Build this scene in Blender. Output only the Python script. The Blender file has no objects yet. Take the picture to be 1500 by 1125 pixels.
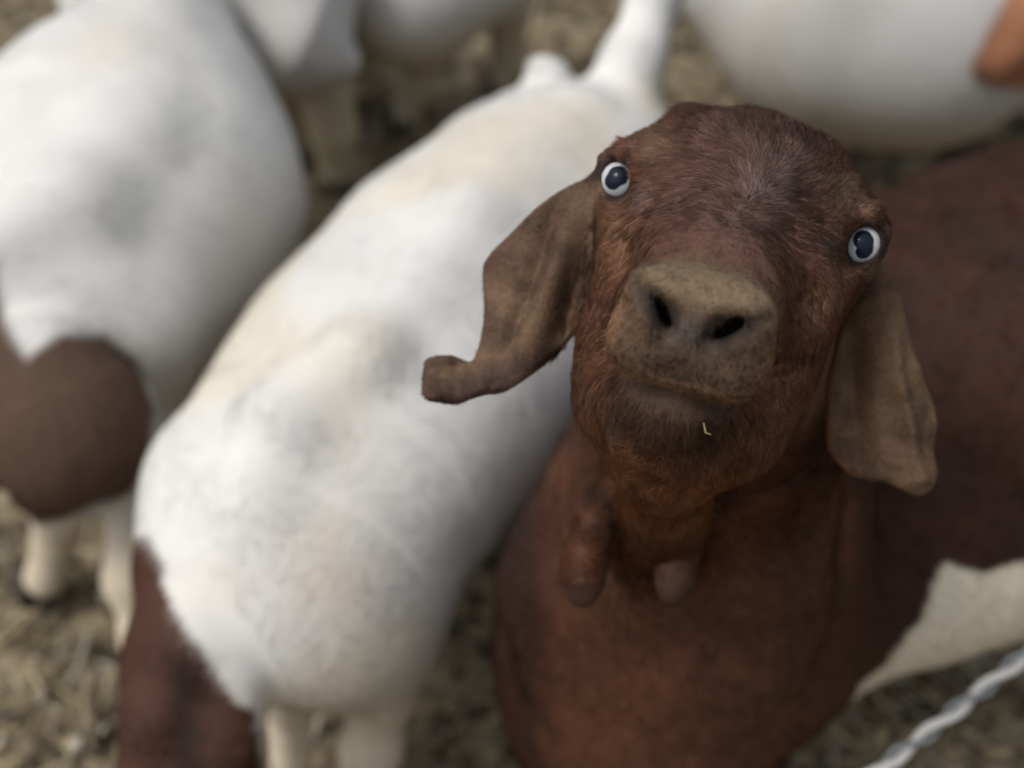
import bpy, math
import numpy as np
from mathutils import Vector

# ------------------------------------------------------------------ camera, world, sun, exposure
scene = bpy.context.scene
FPX = 1700.0
PITCH = math.radians(48.0)
CAM = np.array([0.0, 0.0, 1.35])
RIGHT = np.array([1.0, 0.0, 0.0])
FWD = np.array([0.0, math.cos(PITCH), -math.sin(PITCH)])
UP = np.array([0.0, math.sin(PITCH), math.cos(PITCH)])

cam_data = bpy.data.cameras.new("camera")
cam = bpy.data.objects.new("camera", cam_data)
scene.collection.objects.link(cam)
scene.camera = cam
cam.location = CAM
cam.rotation_euler = (math.pi / 2 - PITCH, 0, 0)
cam_data.sensor_width = 36.0
cam_data.lens = 36.0 * FPX / 1500.0
cam_data.clip_start = 0.02
cam_data.clip_end = 200.0
cam_data.dof.use_dof = True
cam_data.dof.focus_distance = 0.55
cam_data.dof.aperture_fstop = 3.4

SUN_EL, SUN_AZ = math.radians(60), math.radians(-112)   # azimuth from +Y towards +X
world = bpy.data.worlds.new("World")
scene.world = world
world.use_nodes = True
wn = world.node_tree
bg = wn.nodes["Background"]
sky = wn.nodes.new("ShaderNodeTexSky")
sky.sky_type = 'NISHITA'
sky.sun_disc = False
sky.sun_elevation = SUN_EL
sky.sun_rotation = SUN_AZ
sky.dust_density = 4.0
sky.air_density = 1.0
hsv = wn.nodes.new("ShaderNodeHueSaturation")          # thin overcast: the sky's blue is washed out
hsv.inputs["Saturation"].default_value = 0.30
wn.links.new(sky.outputs[0], hsv.inputs["Color"])
wn.links.new(hsv.outputs[0], bg.inputs["Color"])
bg.inputs["Strength"].default_value = 0.105

sun_data = bpy.data.lights.new("sun", 'SUN')
sun_data.energy = 1.35
sun_data.angle = math.radians(16)
sun_data.color = (1.0, 0.95, 0.88)
sun = bpy.data.objects.new("sun", sun_data)
scene.collection.objects.link(sun)
sd = Vector((math.sin(SUN_AZ) * math.cos(SUN_EL), math.cos(SUN_AZ) * math.cos(SUN_EL), math.sin(SUN_EL)))
sun.rotation_euler = sd.to_track_quat('Z', 'Y').to_euler()
sun.location = (-1.5, 2.5, 4)

scene.view_settings.view_transform = 'Standard'
scene.view_settings.look = 'None'
scene.view_settings.gamma = 1.0
scene.view_settings.use_curve_mapping = False
scene.view_settings.exposure = 0.34
scene.cycles.max_bounces = 6
scene.cycles.diffuse_bounces = 3

rng = np.random.default_rng(7)
F32 = np.float32


# ------------------------------------------------------------------ places
def P(px, py, d):
    """point seen at photograph pixel (px,py) at depth d metres along the view axis"""
    return CAM + d * ((px - 750.0) / FPX * RIGHT - (py - 562.5) / FPX * UP + FWD)


def H(px, py, h):
    """point on the same ray at height h above the ground"""
    ray = (px - 750.0) / FPX * RIGHT - (py - 562.5) / FPX * UP + FWD
    t = (h - CAM[2]) / ray[2]
    return CAM + t * ray


def depth(p):
    return float(np.dot(np.asarray(p) - CAM, FWD))


def pxy(Pts):
    r = Pts - CAM
    d = r @ FWD
    return 750 + FPX * (r @ RIGHT) / d, 562.5 - FPX * (r @ UP) / d, d


# ------------------------------------------------------------------ noise (value noise, vectorised)
_T = rng.random((32, 32, 32)).astype(F32)


def noise(p, s, off=0.0):
    q = np.asarray(p, dtype=F32) * F32(s) + F32(off)
    i = np.floor(q).astype(np.int32)
    f = (q - i).astype(F32)
    f = f * f * (3 - 2 * f)
    i &= 31
    j = (i + 1) & 31
    x0, y0, z0 = i[:, 0], i[:, 1], i[:, 2]
    x1, y1, z1 = j[:, 0], j[:, 1], j[:, 2]
    fx, fy, fz = f[:, 0], f[:, 1], f[:, 2]
    a = _T[x0, y0, z0] * (1 - fx) + _T[x1, y0, z0] * fx
    b = _T[x0, y1, z0] * (1 - fx) + _T[x1, y1, z0] * fx
    c = _T[x0, y0, z1] * (1 - fx) + _T[x1, y0, z1] * fx
    d = _T[x0, y1, z1] * (1 - fx) + _T[x1, y1, z1] * fx
    return ((a * (1 - fy) + b * fy) * (1 - fz) + (c * (1 - fy) + d * fy) * fz) * 2 - 1


def sst(a, b, x):
    t = np.clip((x - a) / (b - a), 0, 1)
    return t * t * (3 - 2 * t)


# ------------------------------------------------------------------ distance fields
def sd_cone(p, a, b, ra, rb):
    a = np.asarray(a, F32); b = np.asarray(b, F32)
    ab = b - a
    L2 = max(float(ab @ ab), 1e-10)
    t = np.clip(((p - a) @ ab) / F32(L2), 0, 1)
    q = p - a - t[:, None] * ab
    return np.sqrt(np.einsum('ij,ij->i', q, q)) - (ra + (rb - ra) * t)


def sd_ell(p, c, r, M=None):
    q = p - np.asarray(c, F32)
    if M is not None:
        q = q @ np.asarray(M, F32).T       # rows of M = local axes
    r = np.asarray(r, F32)
    k0 = np.sqrt((((q / r)) ** 2).sum(1)) + 1e-9
    k1 = np.sqrt((((q / (r * r))) ** 2).sum(1)) + 1e-9
    return k0 * (k0 - 1) / k1


def smin(a, b, k):
    h = np.clip(k - np.abs(a - b), 0, None) / k
    return np.minimum(a, b) - h * h * k * 0.25


class Sdf:
    def __init__(self):
        self.ops = []
        self.disp = None

    def add(self, fn, c, R, k=0.02, sub=False):
        self.ops.append((fn, np.asarray(c, F32), float(R), float(k), sub))

    def cone(self, a, b, ra, rb, k=0.02, sub=False):
        a = np.asarray(a, float); b = np.asarray(b, float)
        c = (a + b) / 2
        self.add(lambda p: sd_cone(p, a, b, F32(ra), F32(rb)), c, np.linalg.norm(a - b) / 2 + max(ra, rb), k, sub)

    def chain(self, pts, k=0.03):
        for (a, ra), (b, rb) in zip(pts[:-1], pts[1:]):
            self.cone(a, b, ra, rb, k)

    def ell(self, c, r, M=None, k=0.02, sub=False):
        self.add(lambda p: sd_ell(p, c, r, M), c, max(r), k, sub)

    def __call__(self, p):
        p = np.asarray(p, F32)
        d = np.full(len(p), 10.0, F32)
        for fn, c, R, k, sub in self.ops:
            q = p - c
            rr = np.sqrt(np.einsum('ij,ij->i', q, q))
            m = rr < R + k + 0.02
            if not sub:
                out = ~m
                d[out] = np.minimum(d[out], rr[out] - R)
            if m.any():
                v = fn(p[m]).astype(F32)
                if sub:
                    d[m] = -smin(-d[m], v, k)
                else:
                    d[m] = smin(d[m], v, k)
        if self.disp is not None:
            m = np.abs(d) < 0.06
            if m.any():
                d[m] += self.disp(p[m]).astype(F32)
        return d


def axis_grid(lo, hi, h, flo=None, fhi=None, fh=None):
    if flo is None:
        return np.arange(lo, hi + h, h)
    a = np.arange(flo - h, lo - h, -h)[::-1]
    b = np.arange(flo, fhi, fh)
    c = np.arange(b[-1] + h, hi + h, h)
    return np.concatenate([a, b, c])


def extract(f, xs, ys, zs, newton=1, eps=0.0008):
    B = 8
    def pad(a):
        n = (-len(a)) % B
        return np.concatenate([a, a[-1] + (a[-1] - a[-2]) * np.arange(1, n + 1)]) if n else a
    xs, ys, zs = (pad(np.asarray(a, float)) for a in (xs, ys, zs))
    nb = [len(a) // B for a in (xs, ys, zs)]
    def cen(a, n):
        lo = a[::B][:n]
        hi = a[B - 1::B][:n]
        return (lo + hi) / 2, (hi - lo) / 2
    cs = [cen(a, n) for a, n in zip((xs, ys, zs), nb)]
    I, J, K = np.meshgrid(*[np.arange(n) for n in nb], indexing='ij')
    I, J, K = I.ravel(), J.ravel(), K.ravel()
    C = np.stack([cs[0][0][I], cs[1][0][J], cs[2][0][K]], 1)
    hd = np.sqrt(cs[0][1][I] ** 2 + cs[1][1][J] ** 2 + cs[2][1][K] ** 2)
    dc = f(C)
    keep = np.abs(dc) < hd * 1.5 + 0.012
    V = np.empty((len(xs), len(ys), len(zs)), F32)
    sgn = np.where(dc < 0, -1.0, 1.0).astype(F32).reshape(nb)
    V[:] = np.repeat(np.repeat(np.repeat(sgn, B, 0), B, 1), B, 2)
    o = np.arange(B)
    oi, oj, ok = [a.ravel() for a in np.meshgrid(o, o, o, indexing='ij')]
    kept = np.nonzero(keep)[0]
    for s in range(0, len(kept), 1500):
        kk = kept[s:s + 1500]
        gi = (I[kk][:, None] * B + oi).ravel()
        gj = (J[kk][:, None] * B + oj).ravel()
        gk = (K[kk][:, None] * B + ok).ravel()
        V[gi, gj, gk] = f(np.stack([xs[gi], ys[gj], zs[gk]], 1))
    S = V < 0
    cnt = np.zeros([n - 1 for n in S.shape], np.uint8)
    for a in (0, 1):
        for b in (0, 1):
            for c in (0, 1):
                cnt += S[a:S.shape[0] - 1 + a, b:S.shape[1] - 1 + b, c:S.shape[2] - 1 + c]
    act = (cnt > 0) & (cnt < 8)
    ai, aj, ak = np.nonzero(act)
    n = len(ai)
    idx = np.full(act.shape, -1, np.int32)
    idx[ai, aj, ak] = np.arange(n, dtype=np.int32)
    acc = np.zeros((n, 3)); num = np.zeros(n)
    G = (xs, ys, zs)
    for ax in range(3):
        o1, o2 = [q for q in range(3) if q != ax]
        for u in (0, 1):
            for v in (0, 1):
                off = [0, 0, 0]; off[o1] = u; off[o2] = v
                A = (ai + off[0], aj + off[1], ak + off[2])
                off[ax] = 1
                Bq = (ai + off[0], aj + off[1], ak + off[2])
                va, vb = V[A], V[Bq]
                m = (va < 0) != (vb < 0)
                t = np.where(m, va / np.where(m, va - vb, 1), 0)
                pa = np.stack([G[q][A[q]] for q in range(3)], 1)
                pb = np.stack([G[q][Bq[q]] for q in range(3)], 1)
                acc[m] += (pa + (pb - pa) * t[:, None])[m]
                num[m] += 1
    verts = acc / np.maximum(num, 1)[:, None]
    faces = []
    for ax in range(3):
        sl0 = [slice(1, -1)] * 3; sl1 = [slice(1, -1)] * 3
        sl0[ax] = slice(0, -1); sl1[ax] = slice(1, None)
        s0, s1 = S[tuple(sl0)], S[tuple(sl1)]
        e = np.nonzero(s0 != s1)
        flip = s0[e]
        e = [np.array(q) for q in e]
        for q in range(3):
            if q != ax:
                e[q] = e[q] + 1
        o1, o2 = (ax + 1) % 3, (ax + 2) % 3
        def cell(d1, d2):
            c = [q.copy() for q in e]
            c[o1] -= d1; c[o2] -= d2
            return idx[c[0], c[1], c[2]]
        q = np.stack([cell(1, 1), cell(0, 1), cell(0, 0), cell(1, 0)], 1)
        q[~flip] = q[~flip][:, ::-1]
        faces.append(q)
    faces = np.concatenate(faces)
    faces = faces[(faces >= 0).all(1)]
    del V, S, cnt, act, idx
    N = np.zeros_like(verts)
    K4 = np.array([[1, -1, -1], [-1, -1, 1], [-1, 1, -1], [1, 1, 1]], float)
    for it in range(newton + 1):
        g = np.zeros_like(verts)
        for k in K4:
            g += k * f(verts + k * eps)[:, None]
        g /= 4 * eps
        gl = np.linalg.norm(g, axis=1)[:, None] + 1e-9
        N = g / gl
        if it < newton:
            step = np.clip(f(verts)[:, None] / np.maximum(gl, 0.3), -0.002, 0.002)
            verts = verts - step * N
    return verts, faces, N


# ------------------------------------------------------------------ objects
def link(o, parent=None):
    scene.collection.objects.link(o)
    if parent is not None:
        o.parent = parent
    return o


def root(name, loc, label, cat, group=None):
    o = bpy.data.objects.new(name, None)
    o.empty_display_size = 0.05
    link(o)
    o.location = loc
    o["label"] = label
    o["category"] = cat
    if group:
        o["group"] = group
    return o


def world_loc(o):
    v = np.zeros(3)
    while o is not None:
        v += np.array(o.location)
        o = o.parent
    return v


def mesh_obj(name, verts, faces, mat, parent=None, col=None, smooth=True, extra=None):
    me = bpy.data.meshes.new(name)
    base = world_loc(parent) if parent is not None else np.zeros(3)
    v = (np.asarray(verts) - base).astype(F32)
    faces = np.asarray(faces, np.int32)
    n, m = faces.shape
    me.vertices.add(len(v))
    me.vertices.foreach_set("co", v.ravel())
    me.loops.add(n * m)
    me.loops.foreach_set("vertex_index", faces.ravel())
    me.polygons.add(n)
    me.polygons.foreach_set("loop_start", np.arange(0, n * m, m, dtype=np.int32))
    me.polygons.foreach_set("loop_total", np.full(n, m, np.int32))
    me.polygons.foreach_set("use_smooth", np.full(n, smooth))
    me.update(calc_edges=True)
    if col is not None:
        at = me.attributes.new("col", 'FLOAT_COLOR', 'POINT')
        c = np.ones((len(v), 4), F32); c[:, :3] = col
        at.data.foreach_set("color", c.ravel())
    me.materials.append(mat)
    return link(bpy.data.objects.new(name, me), parent)


def fur_obj(name, parent, verts, faces, N, col, density, length, radius, comb, mat, lift=0.35, mess=0.25,
            curl=0.15, clump=0.0, seed=1, npt=5, colvar=0.22, tipgain=1.25, nrmcomb=0.35):
    """short coat: density, length and comb are functions of position"""
    r = np.random.default_rng(seed)
    a, b, c, d = (verts[faces[:, i]] for i in range(4))
    cenf = (a + b + c + d) / 4
    area = 0.5 * np.linalg.norm(np.cross(c - a, d - b), axis=1)
    w = area * density(cenf)
    cnt = r.poisson(w)
    fi = np.repeat(np.arange(len(faces)), cnt)
    n = len(fi)
    u, v = r.random(n), r.random(n)
    W = [(1 - u) * (1 - v), u * (1 - v), u * v, (1 - u) * v]
    def it(arr):
        return sum(W[i][:, None] * arr[faces[fi, i]] for i in range(4))
    p0 = it(verts); nn = it(N); nn /= np.linalg.norm(nn, axis=1)[:, None] + 1e-9
    cc = it(col)
    L = length(p0) * (0.65 + 0.5 * r.random(n))
    cd = comb(p0)
    nz = np.stack([noise(p0, 55, o) for o in (0.3, 7.7, 13.1)], 1)
    nz2 = np.stack([noise(p0, 170, o) for o in (3.3, 9.7, 21.1)], 1)
    cd = cd + nz * mess * 1.6 + nz2 * mess + r.normal(size=(n, 3)) * mess * 0.45
    cd -= nn * np.einsum('ij,ij->i', cd, nn)[:, None]
    cd /= np.linalg.norm(cd, axis=1)[:, None] + 1e-9
    lf = (lift(p0) if callable(lift) else lift) * (0.6 + 0.8 * r.random(n))
    t = np.linspace(0, 1, npt)
    pts = np.empty((n, npt, 3), F32)
    side = np.cross(nn, cd)
    cs = 0.0055
    cell = np.floor(p0 / cs)
    hsh = np.stack([np.modf(np.abs(np.sin(cell @ np.array(k)) * 43758.5453))[0] for k in ((12.9, 78.2, 37.7), (93.9, 67.3, 19.1), (27.1, 61.7, 83.3))], 1)
    pull = ((cell + 0.2 + 0.6 * hsh) * cs - p0)
    pull -= nn * np.einsum('ij,ij->i', pull, nn)[:, None]
    pull *= (clump * np.clip(L / 0.010, 0, 1.6))[:, None]
    tone = 1 + clump * 0.55 * (hsh[:, 0] - 0.5) + clump * 0.5 * nz2[:, 0]
    wob = r.normal(size=n) * curl
    for i, tt in enumerate(t):
        along = L * tt
        up = L * (lf * tt - lf * 0.45 * tt * tt)
        pts[:, i] = p0 - nn * 0.0006 + cd * (along * np.sqrt(1 - np.clip(lf, 0, .9) ** 2))[:, None] + nn * up[:, None] \
            + side * (wob * L * tt * tt)[:, None] + pull * (tt ** 1.5)
    base = world_loc(parent)
    hc = bpy.data.hair_curves.new(name)
    hc.add_curves([npt] * n)
    hc.position_data.foreach_set("vector", (pts - base.astype(F32)).ravel())
    ra = hc.attributes.new("radius", 'FLOAT', 'POINT')
    rr = (radius * (0.7 + 0.6 * r.random(n)))[:, None] * np.array([1.0, 0.95, 0.8, 0.55, 0.15])[None, :npt]
    ra.data.foreach_set("value", rr.astype(F32).ravel())
    ca = hc.attributes.new("col", 'FLOAT_COLOR', 'CURVE')
    cv = np.ones((n, 4), F32)
    cv[:, :3] = cc * ((1 + colvar * r.normal(size=n)).clip(0.35, 2.2) * tone)[:, None] * tipgain
    ca.data.foreach_set("color", cv.clip(0, 1).ravel())
    na = hc.attributes.new("nrm", 'FLOAT_VECTOR', 'CURVE')
    nv = nn + cd * nrmcomb + r.normal(size=(n, 3)) * 0.12
    nv /= np.linalg.norm(nv, axis=1)[:, None]
    na.data.foreach_set("vector", nv.astype(F32).ravel())
    hc.materials.append(mat)
    o = link(bpy.data.objects.new(name, hc), parent)
    o["kind"] = "stuff"
    print("fur", name, n)
    return o


# ------------------------------------------------------------------ materials
def mat_new(name):
    m = bpy.data.materials.new(name)
    m.use_nodes = True
    nt = m.node_tree
    return m, nt, nt.nodes["Principled BSDF"]


def skin_mat(name, rough=0.75, bump=0.25, scale=420.0):
    m, nt, b = mat_new(name)
    at = nt.nodes.new("ShaderNodeAttribute"); at.attribute_name = "col"
    tc = nt.nodes.new("ShaderNodeTexCoord")
    nz = nt.nodes.new("ShaderNodeTexNoise"); nz.inputs["Scale"].default_value = scale
    nz.inputs["Detail"].default_value = 4
    nt.links.new(tc.outputs["Object"], nz.inputs["Vector"])
    bp = nt.nodes.new("ShaderNodeBump"); bp.inputs["Strength"].default_value = bump
    bp.inputs["Distance"].default_value = 0.0008
    nt.links.new(nz.outputs["Fac"], bp.inputs["Height"])
    nt.links.new(bp.outputs[0], b.inputs["Normal"])
    mr = nt.nodes.new("ShaderNodeMapRange")
    mr.inputs["From Min"].default_value = 0.3; mr.inputs["From Max"].default_value = 0.7
    mr.inputs["To Min"].default_value = 0.75; mr.inputs["To Max"].default_value = 1.2
    nt.links.new(nz.outputs["Fac"], mr.inputs["Value"])
    mx = nt.nodes.new("ShaderNodeVectorMath"); mx.operation = 'SCALE'
    nt.links.new(at.outputs["Color"], mx.inputs[0]); nt.links.new(mr.outputs[0], mx.inputs["Scale"])
    nt.links.new(mx.outputs[0], b.inputs["Base Color"])
    b.inputs["Roughness"].default_value = rough
    b.inputs["Specular IOR Level"].default_value = 0.25
    return m


def hair_mat(name, rough=0.5, spec=0.25):
    m, nt, b = mat_new(name)
    at = nt.nodes.new("ShaderNodeAttribute"); at.attribute_name = "col"
    nr = nt.nodes.new("ShaderNodeAttribute"); nr.attribute_name = "nrm"
    nt.links.new(at.outputs["Color"], b.inputs["Base Color"])
    nt.links.new(nr.outputs["Vector"], b.inputs["Normal"])
    b.inputs["Roughness"].default_value = rough
    b.inputs["Specular IOR Level"].default_value = spec
    return m


def plain_mat(name, color, rough=0.6, var=0.3, scale=60.0, spec=0.3, coat=0.0):
    m, nt, b = mat_new(name)
    tc = nt.nodes.new("ShaderNodeTexCoord")
    nz = nt.nodes.new("ShaderNodeTexNoise"); nz.inputs["Scale"].default_value = scale
    nz.inputs["Detail"].default_value = 3
    nt.links.new(tc.outputs["Object"], nz.inputs["Vector"])
    cr = nt.nodes.new("ShaderNodeValToRGB")
    c = np.array(color)
    cr.color_ramp.elements[0].position = 0.3
    cr.color_ramp.elements[1].position = 0.7
    cr.color_ramp.elements[0].color = (*(c * (1 - var)), 1)
    cr.color_ramp.elements[1].color = (*np.clip(c * (1 + var), 0, 1), 1)
    nt.links.new(nz.outputs["Fac"], cr.inputs[0])
    nt.links.new(cr.outputs[0], b.inputs["Base Color"])
    b.inputs["Roughness"].default_value = rough
    b.inputs["Specular IOR Level"].default_value = spec
    b.inputs["Coat Weight"].default_value = coat
    return m


M_SKIN = skin_mat("goat_skin")
M_SKIN_PALE = skin_mat("pale_goat_skin", 0.8, 0.1, 160.0)
for _n in M_SKIN_PALE.node_tree.nodes:
    if _n.type == 'MAP_RANGE':
        _n.inputs["To Min"].default_value = 0.97; _n.inputs["To Max"].default_value = 1.02
M_HAIR_BROWN = hair_mat("brown_hair", 0.6, 0.08)
M_HAIR_WHITE = hair_mat("white_hair", 0.6, 0.15)
M_HOOF = plain_mat("hoof_horn", (0.05, 0.042, 0.035), 0.5, 0.4, 200)


def lerp(c, col, w):
    return c * (1 - w[:, None]) + np.asarray(col)[None, :] * w[:, None]


# ------------------------------------------------------------------ ground
def build_ground():
    n = 260
    # dense where the herd stands, one sheet out to the horizon
    t = np.linspace(-1, 1, n)
    ax = np.sign(t) * (np.abs(t) * 2.2 + np.abs(t) ** 9 * 80)
    X, Y = np.meshgrid(ax, ax + 1.6, indexing='ij')
    p = np.stack([X.ravel(), Y.ravel(), np.zeros(n * n)], 1)
    near = np.exp(-((p[:, 0] / 4) ** 2 + ((p[:, 1] - 1.6) / 4) ** 2))
    p[:, 2] = (noise(p, 4, 1.0) * 0.012 + noise(p, 14, 3) * 0.008 + noise(p, 38, 5) * 0.006 - 0.02) * (0.3 + 0.7 * near)
    i = np.arange(n * n).reshape(n, n)
    f = np.stack([i[:-1, :-1], i[1:, :-1], i[1:, 1:], i[:-1, 1:]], -1).reshape(-1, 4)
    m, nt, b = mat_new("trodden_soil")
    tc = nt.nodes.new("ShaderNodeTexCoord")
    n1 = nt.nodes.new("ShaderNodeTexNoise"); n1.inputs["Scale"].default_value = 26; n1.inputs["Detail"].default_value = 6
    n2 = nt.nodes.new("ShaderNodeTexNoise"); n2.inputs["Scale"].default_value = 2.2; n2.inputs["Detail"].default_value = 3
    for q in (n1, n2):
        nt.links.new(tc.outputs["Object"], q.inputs["Vector"])
    cr = nt.nodes.new("ShaderNodeValToRGB")
    cr.color_ramp.elements[0].position = 0.36; cr.color_ramp.elements[0].color = (0.055, 0.046, 0.034, 1)
    cr.color_ramp.elements[1].position = 0.66; cr.color_ramp.elements[1].color = (0.40, 0.34, 0.25, 1)
    nt.links.new(n1.outputs["Fac"], cr.inputs[0])
    mx = nt.nodes.new("ShaderNodeMix"); mx.data_type = 'RGBA'; mx.blend_type = 'MULTIPLY'
    mx.inputs["Factor"].default_value = 1.0
    cr2 = nt.nodes.new("ShaderNodeValToRGB")
    cr2.color_ramp.elements[0].position = 0.35; cr2.color_ramp.elements[0].color = (0.75, 0.72, 0.66, 1)
    cr2.color_ramp.elements[1].position = 0.65; cr2.color_ramp.elements[1].color = (1.25, 1.2, 1.1, 1)
    nt.links.new(n2.outputs["Fac"], cr2.inputs[0])
    nt.links.new(cr.outputs[0], mx.inputs["A"]); nt.links.new(cr2.outputs[0], mx.inputs["B"])
    nt.links.new(mx.outputs["Result"], b.inputs["Base Color"])
    bp = nt.nodes.new("ShaderNodeBump"); bp.inputs["Distance"].default_value = 0.01
    nt.links.new(n1.outputs["Fac"], bp.inputs["Height"]); nt.links.new(bp.outputs[0], b.inputs["Normal"])
    b.inputs["Roughness"].default_value = 0.95
    b.inputs["Specular IOR Level"].default_value = 0.1
    o = mesh_obj("ground", p, f, m)
    o["kind"] = "structure"
    return o


def build_straw():
    r = np.random.default_rng(11)
    V, Fc, C = [], [], []
    n = 52000
    x = r.uniform(-1.6, 1.9, n); y = r.uniform(0.25, 3.6, n)
    base = np.stack([x, y, np.zeros(n)], 1)
    dens = noise(base, 3.2, 4.4) + 0.5 * noise(base, 9, 2.2)
    ok = r.random(n) < 0.60 + 0.5 * dens
    base = base[ok]; n = len(base)
    L = r.gamma(2.2, 0.016, n).clip(0.008, 0.16)
    w = r.uniform(0.0010, 0.0032, n)
    chip = r.random(n) < 0.25
    L[chip] *= 0.5; w[chip] *= 1.8
    ang = r.uniform(0, 2 * math.pi, n); tilt = r.normal(0, 0.22, n)
    d = np.stack([np.cos(ang) * np.cos(tilt), np.sin(ang) * np.cos(tilt), np.sin(tilt)], 1)
    s = np.stack([-np.sin(ang), np.cos(ang), r.normal(0, 0.3, n)], 1)
    s /= np.linalg.norm(s, axis=1)[:, None]
    u = np.cross(d, s)
    base[:, 2] = r.gamma(1.6, 0.006, n) + 0.003 + np.abs(np.sin(tilt)) * L * 0.4
    bend = r.normal(0, 0.12, n)
    rings = []
    for k, tt in enumerate((-0.5, 0.0, 0.5)):
        c = base + d * (L * tt)[:, None] + s * (bend * L * (tt * tt * 4))[:, None]
        for a, b in ((-1, -1), (1, -1), (1, 1), (-1, 1)):
            rings.append(c + s * (w * a)[:, None] + u * (w * 0.45 * b)[:, None])
    V = np.stack(rings, 1).reshape(-1, 3)
    q = []
    for k in (0, 4):
        for j in range(4):
            q.append([k + j, k + (j + 1) % 4, k + 4 + (j + 1) % 4, k + 4 + j])
    q.append([3, 2, 1, 0]); q.append([8, 9, 10, 11])
    q = np.array(q)
    Fc = (q[None] + (np.arange(n) * 12)[:, None, None]).reshape(-1, 4)
    pal = np.array([[0.30, 0.24, 0.14], [0.22, 0.18, 0.11], [0.38, 0.32, 0.21], [0.12, 0.095, 0.06], [0.25, 0.22, 0.16],
                    [0.06, 0.05, 0.035], [0.33, 0.31, 0.25]])
    ci = pal[r.choice(len(pal), n, p=[.24, .18, .18, .10, .14, .08, .08])] * r.uniform(0.65, 1.3, (n, 1))
    C = np.repeat(ci, 12, axis=0)
    m = skin_mat("straw", 0.8, 0.1, 300)
    o = mesh_obj("straw_litter", V, Fc, m, None, C, smooth=False)
    o["kind"] = "stuff"


# ------------------------------------------------------------------ brown goat
HC = P(1080, 313, 0.60)                        # point midway between the eyes
Fh = CAM - HC; Fh /= np.linalg.norm(Fh)
roll = math.radians(16.5)
Uh = math.cos(roll) * UP + math.sin(roll) * RIGHT
Uh -= Fh * (Uh @ Fh); Uh /= np.linalg.norm(Uh)
Xh = np.cross(Uh, Fh); Xh /= np.linalg.norm(Xh)
if Xh @ RIGHT < 0:
    Xh = -Xh
HM = np.stack([Xh, Uh, Fh])                    # rows: head axes


def hw(x, u, f):
    """head coordinates in cm -> world"""
    return HC + (x * Xh + u * Uh + f * Fh) * 0.01


def sd_poly(px, py, poly):
    n = len(poly)
    d = np.full(len(px), 1e9)
    s = np.ones(len(px))
    for i in range(n):
        ax_, ay_ = poly[i]; bx, by = poly[i - 1]
        ex, ey = bx - ax_, by - ay_
        wx, wy = px - ax_, py - ay_
        t = np.clip((wx * ex + wy * ey) / (ex * ex + ey * ey), 0, 1)
        dx, dy = wx - ex * t, wy - ey * t
        d = np.minimum(d, dx * dx + dy * dy)
        c1 = py >= ay_; c2 = py < by; c3 = ex * wy > ey * wx
        fl = (c1 & c2 & c3) | (~c1 & ~c2 & ~c3)
        s[fl] *= -1
    return s * np.sqrt(d)


def smooth_poly(pts, n=5):
    pts = np.asarray(pts, float)
    m = len(pts); out = []
    for i in range(m):
        p0, p1, p2, p3 = pts[i - 1], pts[i], pts[(i + 1) % m], pts[(i + 2) % m]
        for t in np.linspace(0, 1, n, endpoint=False):
            out.append(0.5 * ((2 * p1) + (-p0 + p2) * t + (2 * p0 - 5 * p1 + 4 * p2 - p3) * t * t + (-p0 + 3 * p1 - 3 * p2 + p3) * t ** 3))
    return np.array(out)


EYES = {}


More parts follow.
